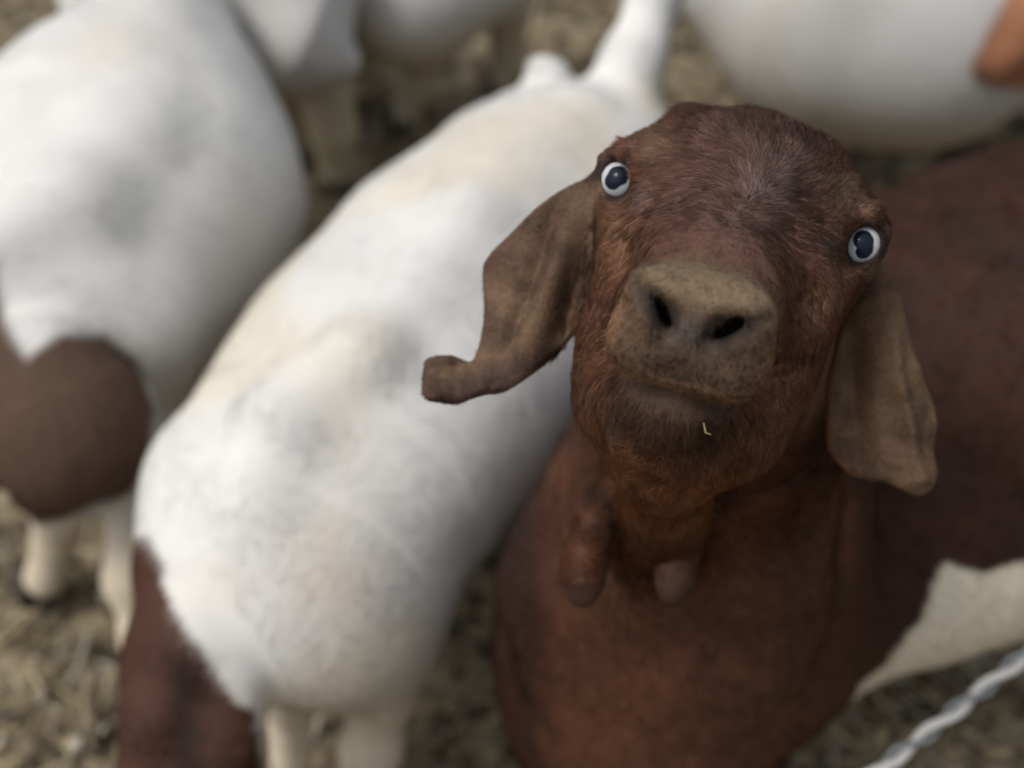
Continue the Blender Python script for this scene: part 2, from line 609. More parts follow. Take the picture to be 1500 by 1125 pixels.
def brown_sdf():
    s = Sdf()
    HR = 0.10

    def head_fn(p):
        q = (p - HC.astype(F32)) @ HM.T.astype(F32) * F32(100)     # cm
        q[:, 0] += 0.05 * np.clip(q[:, 2] - 3, 0, 10)                          # the muzzle leans a little to one side
        a = q.copy(); a[:, 0] = np.sqrt(a[:, 0] ** 2 + F32(.06)) - F32(.1)
        d = sd_ell(a, (0, -0.3, -3.9), (6.3, 4.95, 6.3))                         # cranium
        def U(e, k):
            nonlocal d
            d = smin(d, e, F32(k))
        def C(x0, u0, f0, r0, x1, u1, f1, r1, k):
            U(sd_cone(a, (x0, u0, f0), (x1, u1, f1), F32(r0), F32(r1)), k)
        def E(x, u, f, rx, ru, rf, k):
            U(sd_ell(a, (x, u, f), (rx, ru, rf)), k)
        E(0, 0.9, -1.8, 4.3, 3.5, 3.9, 2.5)                                    # forehead dome
        C(0, -0.5, 0.5, 3.7, 0, -3.5, 7.2, 2.9, 3.0)                            # nose bridge
        C(0, -3.6, 7.0, 2.6, 0, -4.6, 10.4, 2.1, 1.6)
        C(1.4, -4.4, 7.8, 2.0, 1.5, -4.7, 10.8, 1.75, 1.2)
        E(4.5, 0.6, -1.7, 2.9, 2.5, 2.7, 1.5)
        E(3.2, 3.3, -4.2, 1.7, 1.2, 2.0, 1.2)                                  # horn buds under the hair                                  # orbit
        E(5.7, -0.1, -1.9, 1.7, 1.9, 2.0, 1.0)
        C(5.0, 1.70, 0.3, 0.60, 6.3, 1.68, 0.4, 0.46, 0.5)
        C(6.3, 1.68, 0.4, 0.46, 7.35, 0.95, -0.4, 0.36, 0.4)                    # brow ridge
        C(5.3, -1.4, 0.4, 0.5, 6.8, -1.25, -0.4, 0.42, 0.7)                      # lower lid fold
        C(4.6, -1.2, 0.0, 1.6, 2.6, -4.6, 6.8, 1.6, 2.0)                       # facial crest
        E(3.5, -4.6, 0.6, 2.75, 5.6, 4.6, 2.2)                                 # masseter
        E(3.0, -9.2, 1.2, 2.5, 3.6, 3.8, 2.2)
        C(1.6, -9.6, 6.0, 1.9, 2.6, -11.0, 0.0, 2.4, 1.8)                      # jaw bones
        E(0, -11.4, 2.2, 2.6, 3.6, 3.6, 2.0)                                   # under-jaw
        E(0, -13.6, 0.6, 1.7, 2.3, 2.6, 1.6)
        E(0, -5.5, 9.3, 3.18, 2.7, 3.4, 1.0)                                    # muzzle
        E(1.65, -6.3, 10.3, 1.9, 1.75, 2.0, 0.9)                              # upper lip halves
        E(0, -4.6, 11.3, 2.2, 1.3, 1.3, 0.8)                                   # nose pad
        E(1.9, -3.9, 11.0, 1.2, 0.95, 1.3, 0.6)                                # nostril wings
        # lower lip and chin, parted from the upper lip by the mouth line
        lo = sd_ell(a, (0, -9.5, 7.4), (2.7, 2.1, 3.0))
        lo = smin(lo, sd_ell(a, (0, -10.9, 6.4), (2.7, 2.2, 2.8)), F32(1.2))
        d = smin(d, lo, F32(0.9))
        def SUB(e, k):
            nonlocal d
            d = -smin(-d, e, F32(k))
        SUB(sd_cone(a, (0, -8.25, 11.3), (2.1, -8.15, 10.4), F32(.22), F32(.20)), .45)
        SUB(sd_cone(a, (2.1, -8.15, 10.4), (3.6, -7.0, 8.0), F32(.20), F32(.14)), .45)
        # nostrils
        SUB(sd_cone(a, (0.95, -5.45, 13.0), (1.2, -4.75, 12.7), F32(.30), F32(.42)), .5)
        SUB(sd_cone(a, (1.15, -4.7, 12.9), (2.2, -4.35, 12.7), F32(.40), F32(.30)), .6)
        SUB(sd_cone(a, (2.2, -4.35, 12.7), (2.9, -3.9, 12.0), F32(.32), F32(.15)), .6)
        for ff in (12.6, 11.7, 10.8):
            SUB(sd_cone(a, (0.9, -5.3, ff), (1.65, -4.35, ff), F32(.36), F32(.42)), .25)
        SUB(sd_cone(a, (0, -5.9, 13.0), (0, -7.0, 12.75), F32(.12), F32(.10)), .35)   # philtrum
        # hollows between eye and nose, and behind the muzzle
        SUB(sd_ell(a, (4.9, -3.2, 7.6), (1.2, 1.6, 2.6)), 1.6)
        # eyes
        ec = np.array([6.46, 0.12, -0.42], F32)
        g = np.array([0.0, 0.02, 1.0], F32); g /= np.linalg.norm(g)
        U(sd_ell(a, ec + np.array([-.1, 0, -.25], F32), (1.36, 1.45, 1.28)), .40)
        t = np.array([0.0, 1.0, 0.0], F32)
        Ml = np.stack([np.cross(t, g), t, g])
        ml = Ml.copy()
        ang = math.radians(-10)
        ml[0] = math.cos(ang) * Ml[0] + math.sin(ang) * Ml[1]
        ml[1] = -math.sin(ang) * Ml[0] + math.cos(ang) * Ml[1]
        ea = (a - ec) @ ml.T
        ea[:, 1] *= F32(0.80)
        SUB(sd_cone(ea, (0, 0, 0.75), (0, 0, 4.5), F32(.74), F32(1.8)), .10)
        # wrinkles, poll bumps
        d += 0.055 * noise(q, 0.55, 2.0) + 0.03 * noise(q, 1.6, 5.0)
        d += -0.10 * np.clip(noise(q * np.array([1, 1, 1], F32), 0.42, 9.0), 0, 1) * sst(3.5, 6.0, q[:, 1])
        return d * F32(0.01)

    s.add(head_fn, hw(0, -4, 2), 0.165, 0.012)
    # neck, wattles, brisket
    W = lambda px, d: px * d / FPX
    s.chain([(hw(0.0, -3.0, -7.5), .056), (P(1075, 560, .78), .064), (P(1040, 700, .86), .082), (P(1010, 850, .935), .100), (P(985, 1010, 1.02), .102)], .05)
    s.cone(hw(0, -12.5, 0.5), P(955, 880, .865), .020, .036, .03)                    # windpipe
    s.cone(P(1210, 560, .86), P(1228, 850, .97), .040, .030, .035)                   # right edge muscle of the neck
    s.cone(P(985, 900, 1.06), P(965, 1130, 1.13), .120, .085, .05)
    s.cone(P(893, 650, .88), P(814, 850, .985), .030, .048, .05)
    s.ell(P(858, 950, 1.13), (.090, .14, .15), k=.04)                                # shoulder left in view
    s.ell(P(1110, 850, 1.10), (.105, .15, .16), k=.04)                               # shoulder right in view
    s.cone(P(1090, 880, 1.10), P(1035, 1130, 1.16), .095, .052, .04)
    s.cone(P(865, 960, 1.10), P(870, 1150, 1.16), .075, .050, .04)
    s.cone(P(1232, 680, .955), P(1240, 860, .99), .013, .011, .03)                   # fold of skin on the neck
    s.cone(P(818, 860, .92), P(812, 985, .985), .012, .012, .05)
    s.cone(P(1150, 770, .885), P(1140, 940, .94), .010, .010, .02)
    s.cone(P(930, 840, .845), P(905, 1000, .93), .010, .012, .02)
    s.cone(P(1050, 800, .83), P(1010, 1020, .93), .010, .012, .02)
    # trunk
    s.chain([(P(1130, 640, 1.10), .140), (P(1250, 530, 1.14), .135), (P(1510, 545, 1.14), .218), (P(1700, 550, 1.17), .215),
             (P(1900, 500, 1.26), .18)], .05)
    s.chain([(P(1150, 835, 1.08), .095), (P(1310, 790, 1.11), .108), (P(1450, 715, 1.14), .120), (P(1680, 600, 1.17), .16)], .06)
    s.disp = lambda p: 0.0035 * noise(p, 9, 4.0) * sst(.62, .72, (p - CAM.astype(F32)) @ FWD.astype(F32)) + 0.0012 * noise(p, 30, 2.0) * sst(.62, .72, (p - CAM.astype(F32)) @ FWD.astype(F32))
    # legs
    feet = []
    for (a, fx, fy) in ((P(870, 1150, 1.16), 0, .02), (P(1035, 1130, 1.16), 0.01, .0)):
        f = np.array([a[0] + fx, a[1] + fy, 0.0])
        s.chain([(a, .055), ((a * 0.55 + f * 0.45), .034), (f + [0, 0, .13], .026), (f + [0, -.005, .07], .024), (f + [0, -.02, .035], .027)], .02)
        feet.append(f + [0, -.025, 0])
    for (px, pz, off) in ((1960, 640, .0), (1900, 560, .26)):
        a = P(px, pz, 1.28) + np.array([0, off, -.03])
        f = np.array([a[0] - .04, a[1], 0.0])
        s.chain([(a, .10), (a + [.03, 0, -.16], .055), (f + [.075, 0, .21], .034), (f + [.02, 0, .09], .024), (f + [0, 0, .035], .026)], .03)
        feet.append(f + [-.01, 0, 0])
    # wattles
    s.chain([(P(893, 728, .715), .010), (P(874, 762, .705), .0098), (P(860, 815, .70), .0104), (P(855, 850, .698), .0098), (P(854, 866, .698), .0073)], .005)
    s.chain([(P(1008, 760, .72), .009), (P(998, 800, .712), .0092), (P(989, 845, .708), .0102), (P(986, 862, .706), .0085)], .005)

    # ears
    def ear(poly, d0, depthfn, thick, c, R, k):
        poly = np.array(poly, float)
        def fn(p):
            r = p.astype(float) - CAM
            dd = r @ FWD
            X = r @ RIGHT; Y = r @ UP
            sc = FPX / d0
            u = 750 + X * sc; v = 562.5 - Y * sc
            d2 = sd_poly(u, v, poly) / sc
            w = dd - d0 - depthfn(u, v)
            th = thick(u, v)
            ax_ = np.maximum(d2 + th, 0)
            core = np.minimum(np.maximum(d2 + th, np.abs(w) - 0.0005), 0)
            return (np.sqrt(ax_ ** 2 + (w * 0.9) ** 2) + core * 0 - th)
        s.add(fn, c, R, k)

    def seg(u, v, pts):
        """signed side and distance in px from a polyline, positive on its right side"""
        best = np.full(len(u), 1e9); sg = np.ones(len(u)); tt = np.zeros(len(u))
        for i in range(len(pts) - 1):
            ax_, ay_ = pts[i]; bx, by = pts[i + 1]
            ex, ey = bx - ax_, by - ay_
            wx, wy = u - ax_, v - ay_
            t = np.clip((wx * ex + wy * ey) / (ex * ex + ey * ey), 0, 1)
            dd = np.hypot(wx - ex * t, wy - ey * t)
            m = dd < best
            best = np.where(m, dd, best)
            sg = np.where(m, np.sign(-(ex * wy - ey * wx)), sg)
            tt = np.where(m, (i + t) / (len(pts) - 1), tt)
        return best * sg, tt

    left = smooth_poly([(905, 262), (868, 264), (828, 274), (790, 301), (745, 341), (713, 374), (705, 400), (709, 440), (706, 480), (692, 528),
                        (664, 520), (636, 521), (620, 528), (616, 556), (624, 584), (646, 590), (668, 593), (690, 585), (714, 578), (742, 573), (790, 541), (825, 508),
                        (850, 470), (868, 420), (880, 360), (885, 310), (905, 300)], 4)
    ridgeL = [(848, 268), (822, 310), (800, 390), (775, 460), (752, 512), (735, 545)]

    def dfL(u, v):
        g, t = seg(u, v, ridgeL)
        h = -0.013 * sst(-12, 8, g) * sst(0.0, .2, t) * sst(565, 500, v)               # inner leaf stands proud of the fold
        h += 0.013 * sst(8, 60, g) * sst(565, 500, v)
        h += 0.010 * (np.clip(-g, 0, 90) / 90) ** 1.5                # outer edge leans away
        h += -0.007 * sst(490, 565, v + (u - 760) * .3) * sst(870, 740, u)            # lower rim curls towards the viewer
        h += 0.0016 * np.sin(u * 0.09 + v * 0.03) + 0.0012 * np.sin(v * 0.06 - u * 0.05)
        h += -0.006 * sst(715, 640, u) * sst(540, 580, v) + 0.004 * np.exp(-((u - 672) / 16) ** 2)
        h += -0.010 * sst(830, 880, u)
        return h

    def thL(u, v):
        return 0.0022 + 0.0012 * sst(700, 660, u) + 0.0026 * sst(505, 545, v + (u - 760) * 0.35) + 0.003 * sst(820, 880, u)
    cl = P(770, 420, .628)
    ear(left, .628, dfL, thL, cl, .088, .008)

    right = smooth_poly([(1262, 372), (1288, 378), (1310, 402), (1322, 436), (1332, 482), (1352, 540), (1374, 590), (1378, 625), (1373, 670), (1372, 705),
                         (1352, 727), (1322, 718), (1296, 706), (1262, 700), (1240, 680), (1226, 650), (1224, 600), (1228, 552), (1238, 500), (1250, 445), (1256, 405)], 4)
    ridgeR = [(1290, 395), (1306, 480), (1312, 560), (1330, 640), (1340, 700)]

    def dfR(u, v):
        g, t = seg(u, v, ridgeR)
        h = -0.008 * np.exp(-(g / 14.0) ** 2) * sst(.1, .4, t)
        h += 0.0022 * noise(np.stack([u, v, 0 * u], 1), .035, 3.0) + 0.005 * np.exp(-((u - 1262 - (v - 560) * .05) / 12) ** 2) * sst(450, 520, v)
        h += 0.007 * sst(10, 60, np.abs(g))
        h += -0.006 * np.exp(-((u - 1300) / 22) ** 2 - ((v - 672) / 22) ** 2) + 0.005 * np.exp(-((u - 1335) / 14) ** 2 - ((v - 690) / 30) ** 2)
        h += 0.020 * (sst(1290, 1225, u)) * 0.6
        return h

    def thR(u, v):
        return 0.0024 + 0.0025 * sst(640, 700, v) + 0.003 * sst(430, 390, v)
    cr_ = P(1300, 550, .640)
    ear(right, .640, dfR, thR, cr_, .085, .008)
    return s, feet


def srgb(r, g, b):
    c = np.array([r, g, b]) / 255.0
    return np.where(c <= 0.04045, c / 12.92, ((c + 0.055) / 1.055) ** 2.4)


def head_coords(p):
    return (p - HC) @ HM.T * 100


def in_poly(px, py, poly, soft):
    return sst(soft, -soft, sd_poly(px, py, np.array(poly, float)))


EAR_L = [(905, 262), (828, 270), (745, 335), (700, 374), (696, 400), (700, 480), (680, 520), (612, 520), (612, 580), (667, 598), (742, 572), (825, 512), (862, 450), (880, 360), (880, 300)]
EAR_R = [(1268, 392), (1290, 380), (1322, 400), (1345, 482), (1385, 590), (1385, 705), (1352, 740), (1262, 710), (1216, 650), (1218, 552), (1240, 460)]


def brown_color(p, N):
    q = head_coords(p)
    x, u, f = q[:, 0], q[:, 1], q[:, 2]
    x = x + 0.05 * np.clip(f - 3, 0, 10)
    ax_ = np.abs(x)
    n1 = noise(p, 18, 3.1); n2 = noise(p, 60, 1.7); n3 = noise(p, 150, 2.7)
    c = np.tile(np.array([0.092, 0.034, 0.020]), (len(p), 1))
    px, py, d = pxy(p)
    # trunk: darker, browner
    c = lerp(c, (0.056, 0.025, 0.017), sst(-.3, .6, n1) * 0.8)
    # reddish breast
    br = sst(.30, .62, p[:, 2]) * 0
    c = c * 0.46
    bre = sst(775, 830, px + 12 * n1) * sst(1290, 1130, px + 30 * n1) * sst(600, 700, py) * (d < 1.2) * (.75 + .35 * noise(p * np.array([1, 1, .3]), 25, 4.4))
    c = lerp(c, (0.108, 0.042, 0.021), np.clip(bre * (1.0 + .4 * n1), 0, 1))
    c = lerp(c, (0.16, 0.068, 0.036), np.exp(-((px - 1243) / 12) ** 2) * sst(660, 760, py) * sst(900, 800, py) * .5 * (d < 1.2))  # highlight along the neck's right-hand ridge, painted into the coat
    head = sst(16.5, 13.5, np.sqrt(ax_ ** 2 + (u + 4) ** 2 * 0.9 + (f - 2) ** 2 * 0.8))
    hc = np.tile(np.array([0.110, 0.052, 0.034]), (len(p), 1))
    # forehead: greyish, frosted
    hc = lerp(hc, (0.110, 0.066, 0.056), sst(-3.0, 0.5, u) * sst(5.5, 1.5, ax_) * (0.65 + .35 * n1))
    hc = lerp(hc, (0.072, 0.036, 0.030), sst(3.0, 5.5, u) * 0.8)
    hc = lerp(hc, (0.165, 0.120, 0.115), np.exp(-((x - 1.1 - .8 * n2) / 1.3) ** 2 - ((u - 1.6) / 1.7) ** 2) * (.55 + .45 * n3))
    hc = lerp(hc, (0.15, 0.080, 0.050), np.exp(-((x - 2.6) / .8) ** 2 - ((u + 2.2) / 2.0) ** 2) * .6)
    hc = lerp(hc, (0.19, 0.12, 0.080), np.exp(-((ax_ - 4.7) / 1.3) ** 2 - ((u - 2.3) / .9) ** 2) * 0.9)        # over the eyes
    hc = lerp(hc, (0.19, 0.105, 0.060), np.exp(-((ax_ - 5.2) / 1.0) ** 2 - ((u + 2.6) / 1.4) ** 2) * 0.85)      # below the eyes
    # cheeks / jaw: rust
    hc = lerp(hc, (0.135, 0.060, 0.032), sst(-5.5, -9.5, u) * 0.8)
    hc = lerp(hc, (0.19, 0.080, 0.036), sst(-10.5, -12.5, u) * 0.85)
    hc = lerp(hc, (0.13, 0.060, 0.036), sst(3.2, 4.5, ax_) * sst(-2, -4, u) * (0.5 + 0.5 * n1))
    # muzzle: grey-tan
    mz = sst(8.8, 11.4, f - 0.30 * (u + 5) + 0.6 * n1 + .4 * n2) * sst(-9.6, -8.3, u)
    hc = lerp(hc, (0.098, 0.060, 0.037), mz)
    hc = lerp(hc, (0.180, 0.128, 0.080), mz * sst(-4.8, -3.5, u + .3 * n2) * sst(9.0, 10.4, f + .4 * n2))                 # pale band over the nose
    hc = lerp(hc, (0.20, 0.110, 0.062), mz * sst(2.8, 3.6, ax_ + .3 * n2) * 0.9)
    hc = lerp(hc, (0.070, 0.044, 0.032), mz * sst(-5.8, -7.0, u) * sst(2.6, .8, ax_) * 0.75)
    hc = lerp(hc, (0.080, 0.068, 0.066), mz * np.exp(-((ax_) / 1.2) ** 2 - ((u + 5.2) / 0.7) ** 2) * 0.8)
    hc = lerp(hc, (0.014, 0.012, 0.012), np.exp(-((ax_ - 1.9) / 1.0) ** 2 - ((u + 4.6 - .45 * (ax_ - 1.7)) / 0.62) ** 2) * sst(9, 10, f) * 0.97)  # shading around and inside the nostrils, painted into the colour
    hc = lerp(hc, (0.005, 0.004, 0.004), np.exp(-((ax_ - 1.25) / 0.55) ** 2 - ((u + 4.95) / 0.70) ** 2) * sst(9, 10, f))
    # pale fringe along the upper lip edge
    lipu = -7.75 + 0.02 * ax_ ** 2.6
    hc = lerp(hc, (0.26, 0.155, 0.092), np.exp(-((u - lipu) / 0.26) ** 2) * sst(6.5, 8, f) * sst(4.3, 3.6, ax_) * 0.9)
    # dark chin
    hc = lerp(hc, (0.048, 0.028, 0.019), sst(-8.15, -8.7, u) * sst(-12.2, -9.8, u + .5 * n1) * sst(3.9, 1.9, ax_ + .6 * n2) * sst(3.0, 6, f) * .92)
    hc = lerp(hc, (0.21, 0.115, 0.065), np.exp(-((ax_ - 3.4) / .35) ** 2) * sst(-5, -6, u) * sst(-8.2, -7.2, u) * sst(8, 9.5, f) * .8)
    # skin round the eyes
    ed = np.sqrt((ax_ - 6.3) ** 2 + (u) ** 2 + (f + .2) ** 2)
    hc = lerp(hc, (0.020, 0.015, 0.014), sst(2.0, 1.3, ed) * 0.95)
    hc = lerp(hc, (0.10, 0.085, 0.08), np.exp(-((ax_ - 4.5) / .45) ** 2 - ((u + .3) / .6) ** 2) * .6 * (f > -2))
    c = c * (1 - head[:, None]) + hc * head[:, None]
    # ears
    el = in_poly(px, py, EAR_L, 6) * (d < .70) * sst(-5.6, -6.6, x)
    er = in_poly(px, py, EAR_R, 6) * (d < .71) * sst(5.6, 6.6, x)
    ec = np.tile(np.array([0.100, 0.058, 0.035]), (len(p), 1))
    ec = lerp(ec, (0.140, 0.086, 0.050), sst(-.2, .6, n1))
    ec = lerp(ec, (0.062, 0.036, 0.024), sst(.0, .6, n2) * .8)
    ec = lerp(ec, (0.060, 0.035, 0.028), sst(500, 545, py + (px - 760) * 0.35) * el)
    w = np.clip(el + er, 0, 1)
    c = c * (1 - w[:, None]) + ec * w[:, None]
    # wattles
    wt = wattle_mask(p)
    c = lerp(c, (0.052, 0.023, 0.014), wt * .95)
    # white belly patch
    belly = in_poly(px + n2 * 6, py + n1 * 8, [(1384, 818), (1440, 838), (1500, 830), (1700, 800), (1900, 900), (1900, 1400), (1100, 1400), (1170, 1040), (1245, 1008), (1300, 962), (1345, 915), (1366, 860)], 5)
    belly = belly * (p[:, 0] > .30) * (p[:, 2] > .16)
    # dark streaks in the coat
    c = c * ((1 + 0.20 * n2 + 0.14 * n3) * np.where(head > .5, .92, .88))[:, None]
    c = lerp(c, (0.68, 0.62, 0.49), belly)
    return np.clip(c, 0.003, 1)


def brown_comb(p):
    q = head_coords(p)
    x, u, f = q[:, 0], q[:, 1], q[:, 2]
    head = sst(17.0, 14, np.sqrt(x ** 2 + (u + 4) ** 2 * 0.9 + (f - 2) ** 2 * 0.8))
    sx = np.tanh(x / 1.2)
    # away from a whorl on the forehead: up over the crown, outwards at the sides; down along face and jaw
    wx, wu = x - 0.3, u - 1.0
    rr = np.sqrt(wx ** 2 + wu ** 2) + .4
    dirh = (wx / rr * 0.8 + 0.5 * -wu / rr)[:, None] * Xh + (wu / rr * 0.8 + 0.5 * wx / rr - 0.2)[:, None] * Uh - 0.5 * Fh
    face = np.outer(0.35 * sx, Xh) - 0.9 * Uh - 0.35 * Fh
    w = sst(0.5, -2.5, u)[:, None]
    dirh = dirh * (1 - w) + face * w
    muz = np.outer(0.5 * sx, Xh) - 0.8 * Uh + 0.1 * Fh
    wm = sst(7.5, 9.5, f)[:, None]
    dirh = dirh * (1 - wm) + muz * wm
    body = np.tile(np.array([0.35, 0.15, -0.9]), (len(p), 1))
    return dirh * head[:, None] + body * (1 - head[:, None])


def near_seg(p, a, b):
    a = np.asarray(a, float); ab = np.asarray(b, float) - a
    t = np.clip(((p - a) @ ab) / (ab @ ab), 0, 1)
    return np.linalg.norm(p - a - t[:, None] * ab, axis=1)


def wattle_mask(p):
    w = np.minimum(near_seg(p, P(882, 745, .708), P(854, 866, .698)), near_seg(p, P(1003, 780, .715), P(986, 862, .706)))
    return sst(.018, .0125, w)


def brown_len(p):
    q = head_coords(p)
    x, u, f = q[:, 0], q[:, 1], q[:, 2]
    r = np.sqrt(x ** 2 + (u + 4) ** 2 * 0.9 + (f - 2) ** 2 * 0.8)
    head = sst(17.0, 14, r)
    L = np.full(len(p), 0.0066)
    L = L + (0.0065 + .003 * noise(p, 60, 6.0)) * sst(0, 4.5, u) * sst(6.0, 3.5, np.abs(x))
    L = L + .004 * sst(-9, -12, u)
    L = L * (1 - 0.45 * sst(7, 9.2, f) * sst(-9.5, -8.6, u))
    lip = np.exp(-((u + 7.75 - 0.02 * np.abs(x) ** 2.6) / 0.25) ** 2) * sst(6.5, 8, f)
    L = L + 0.0040 * lip
    ed = np.sqrt((np.abs(x) - 6.36) ** 2 + u ** 2 + (f + .2) ** 2)
    L = L * (0.12 + 0.88 * sst(0.9, 2.1, ed))
    ear = np.abs(x) > 7.2
    L = np.where(ear & (r < 22), 0.0030, L)
    body = np.where(ear & (r < 22) & (f > -8), 0.0030, 0.010)
    body = body * (1 - .75 * wattle_mask(p))
    return L * head + (1 - head) * body


def brown_lift(p):
    q = head_coords(p)
    r = np.sqrt(q[:, 0] ** 2 + (q[:, 1] + 4) ** 2)
    n = noise(p, 70, 8.0)
    return 0.34 + (0.22 + .16 * n) * sst(1.5, 4.5, q[:, 1]) * sst(6.5, 4.5, np.abs(q[:, 0])) * (r < 12)


def build_brown_goat():
    s, feet = brown_sdf()
    hc = hw(0, -4, 2)
    xs = axis_grid(-.12, 1.16, .0055, -.053, .258, .0013)
    pe = np.stack([P(620, 590, .63), P(1380, 730, .64), hw(0, 7, -9), hw(0, -14, 13), hw(7, 5, -8), hw(-7, 5, -8), P(640, 520, .62), P(853, 885, .70)])
    ylo, yhi = pe[:, 1].min() - .01, pe[:, 1].max() + .01
    zlo, zhi = pe[:, 2].min() - .01, pe[:, 2].max() + .01
    xs = axis_grid(-.12, 1.16, .0055, pe[:, 0].min() - .008, pe[:, 0].max() + .008, .0014)
    ys = axis_grid(.20, 1.35, .0055, ylo, yhi, .0014)
    zs = axis_grid(-.01, 1.08, .0055, zlo, zhi, .0014)
    print("grid", len(xs), len(ys), len(zs))
    v, f, N = extract(s, xs, ys, zs)
    print("brown verts", len(v))
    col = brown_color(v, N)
    base = np.array([P(970, 900, 1.05)[0] + .2, P(970, 900, 1.05)[1], 0])
    r = root("goat", base, "red-brown goat with drooping ears and pale-ringed eyes tilting its face up at the viewer", "goat", "herd of goats")
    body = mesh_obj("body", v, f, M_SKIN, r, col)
    # coat
    def dens(p):
        q = head_coords(p)
        rr = np.sqrt(q[:, 0] ** 2 + (q[:, 1] + 4) ** 2 * 0.9 + (q[:, 2] - 2) ** 2 * 0.8)
        ed = np.sqrt((np.abs(q[:, 0]) - 6.36) ** 2 + q[:, 1] ** 2 + (q[:, 2] + .2) ** 2)
        k = sst(26, 17, rr)
        dn = 1.7e5 + k * 2.1e6
        dn *= (0.05 + 0.95 * sst(0.9, 1.4, ed))
        nos = np.exp(-((np.abs(q[:, 0]) - 1.5) / 0.8) ** 2 - ((q[:, 1] + 4.8) / 0.5) ** 2) * (q[:, 2] > 9)
        return dn * (1 - 0.95 * nos)
    def rad(n):
        return n
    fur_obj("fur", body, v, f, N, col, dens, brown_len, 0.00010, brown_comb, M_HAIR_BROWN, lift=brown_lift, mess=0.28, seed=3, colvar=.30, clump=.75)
    # eyes
    for sx, pup in ((-1, 0), (1, 1)):
        ec = hw(sx * 6.38, 0.12, -0.52)
        g = (sx * 0.0 * Xh + 0.02 * Uh + Fh); g /= np.linalg.norm(g)
        up = Uh - g * (Uh @ g); up /= np.linalg.norm(up)
        rt = np.cross(up, g)
        if rt @ Xh < 0:
            rt = -rt
        R = 0.0114
        nu, nv = 96, 64
        th = np.linspace(0, math.pi, nv + 1)
        ph = np.linspace(0, 2 * math.pi, nu, endpoint=False)
        T, Q = np.meshgrid(th, ph, indexing='ij')
        lx, ly, lz = np.sin(T) * np.cos(Q), np.sin(T) * np.sin(Q), np.cos(T)
        bul = 1 + 0.10 * np.exp(-(T / 0.62) ** 2)
        pts = ec + R * (bul * lx).ravel()[:, None] * rt + R * (bul * ly).ravel()[:, None] * up + R * (bul * lz).ravel()[:, None] * g
        ii = np.arange((nv + 1) * nu).reshape(nv + 1, nu)
        fc = np.stack([ii[:-1], np.roll(ii[:-1], -1, 1), np.roll(ii[1:], -1, 1), ii[1:]], -1).reshape(-1, 4)
        X_, Y_ = lx.ravel() * 11.4, ly.ravel() * 11.4     # mm on the disc
        nz = noise(np.stack([X_, Y_, np.zeros_like(X_)], 1), .5, 3.3 + pup) * .5
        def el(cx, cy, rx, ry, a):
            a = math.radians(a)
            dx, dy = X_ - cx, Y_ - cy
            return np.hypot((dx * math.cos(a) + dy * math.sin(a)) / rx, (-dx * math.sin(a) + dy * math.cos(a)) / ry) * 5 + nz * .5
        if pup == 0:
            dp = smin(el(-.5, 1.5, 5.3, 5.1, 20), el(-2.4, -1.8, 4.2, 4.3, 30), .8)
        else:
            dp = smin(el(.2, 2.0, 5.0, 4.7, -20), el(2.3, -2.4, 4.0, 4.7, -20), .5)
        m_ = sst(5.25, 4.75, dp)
        cc = np.tile(np.array([0.50, 0.53, 0.56]), (len(X_), 1))
        cc = lerp(cc, (0.50, 0.40, 0.33), sst(7.5, 9.5, np.hypot(X_, Y_)) * .6)
        cc = lerp(cc, (0.45, 0.42, 0.38), sst(.1, .5, nz))
        cc = lerp(cc, (0.007, 0.011, 0.022), m_)  # dark pupil, the sky's blue reflection mixed into its colour
        me_mat = EYE_MAT
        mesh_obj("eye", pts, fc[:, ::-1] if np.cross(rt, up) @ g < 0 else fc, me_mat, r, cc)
    for fo in feet:
        hoof(fo, r, np.array([0, -1, 0.0]))
    return r


EYE_MAT = None


def make_eye_mat():
    m, nt, b = mat_new("eyeball")
    at = nt.nodes.new("ShaderNodeAttribute"); at.attribute_name = "col"
    nt.links.new(at.outputs["Color"], b.inputs["Base Color"])
    b.inputs["Roughness"].default_value = 0.5
    b.inputs["Specular IOR Level"].default_value = 0.1
    b.inputs["Coat Weight"].default_value = 0.45
    b.inputs["Coat Roughness"].default_value = 0.03
    b.inputs["Coat IOR"].default_value = 1.38
    return m


EYE_MAT = make_eye_mat()


def hoof(p, parent, fwd, r=0.026, h=0.05):
    """cloven hoof: two toes side by side"""
    fwd = np.asarray(fwd, float); fwd /= np.linalg.norm(fwd)
    side = np.array([-fwd[1], fwd[0], 0])
    V, Fc = [], []
    for sg in (-1, 1):
        b = len(V)
        for k, (z, sc, push) in enumerate(((0.0, 1.0, .010), (h * .45, .9, .004), (h, .72, -.004))):
            for j in range(10):
                a = 2 * math.pi * j / 10
                q = p + side * (sg * r * .52 + math.cos(a) * r * .48 * sc) + fwd * (math.sin(a) * r * (1.15 if math.sin(a) > 0 else .8) * sc + push) + np.array([0, 0, z])
                V.append([q[0], q[1], z + 0.001])
        for k in range(2):
            for j in range(10):
                Fc.append([b + k * 10 + j, b + k * 10 + (j + 1) % 10, b + (k + 1) * 10 + (j + 1) % 10, b + (k + 1) * 10 + j])
        t = b + 20
        for j in range(0, 8, 2):
            Fc.append([t, t + j + 1, t + j + 2, t + (j + 3) % 10])
    mesh_obj("hoof", np.array(V), np.array(Fc), M_HOOF, parent)


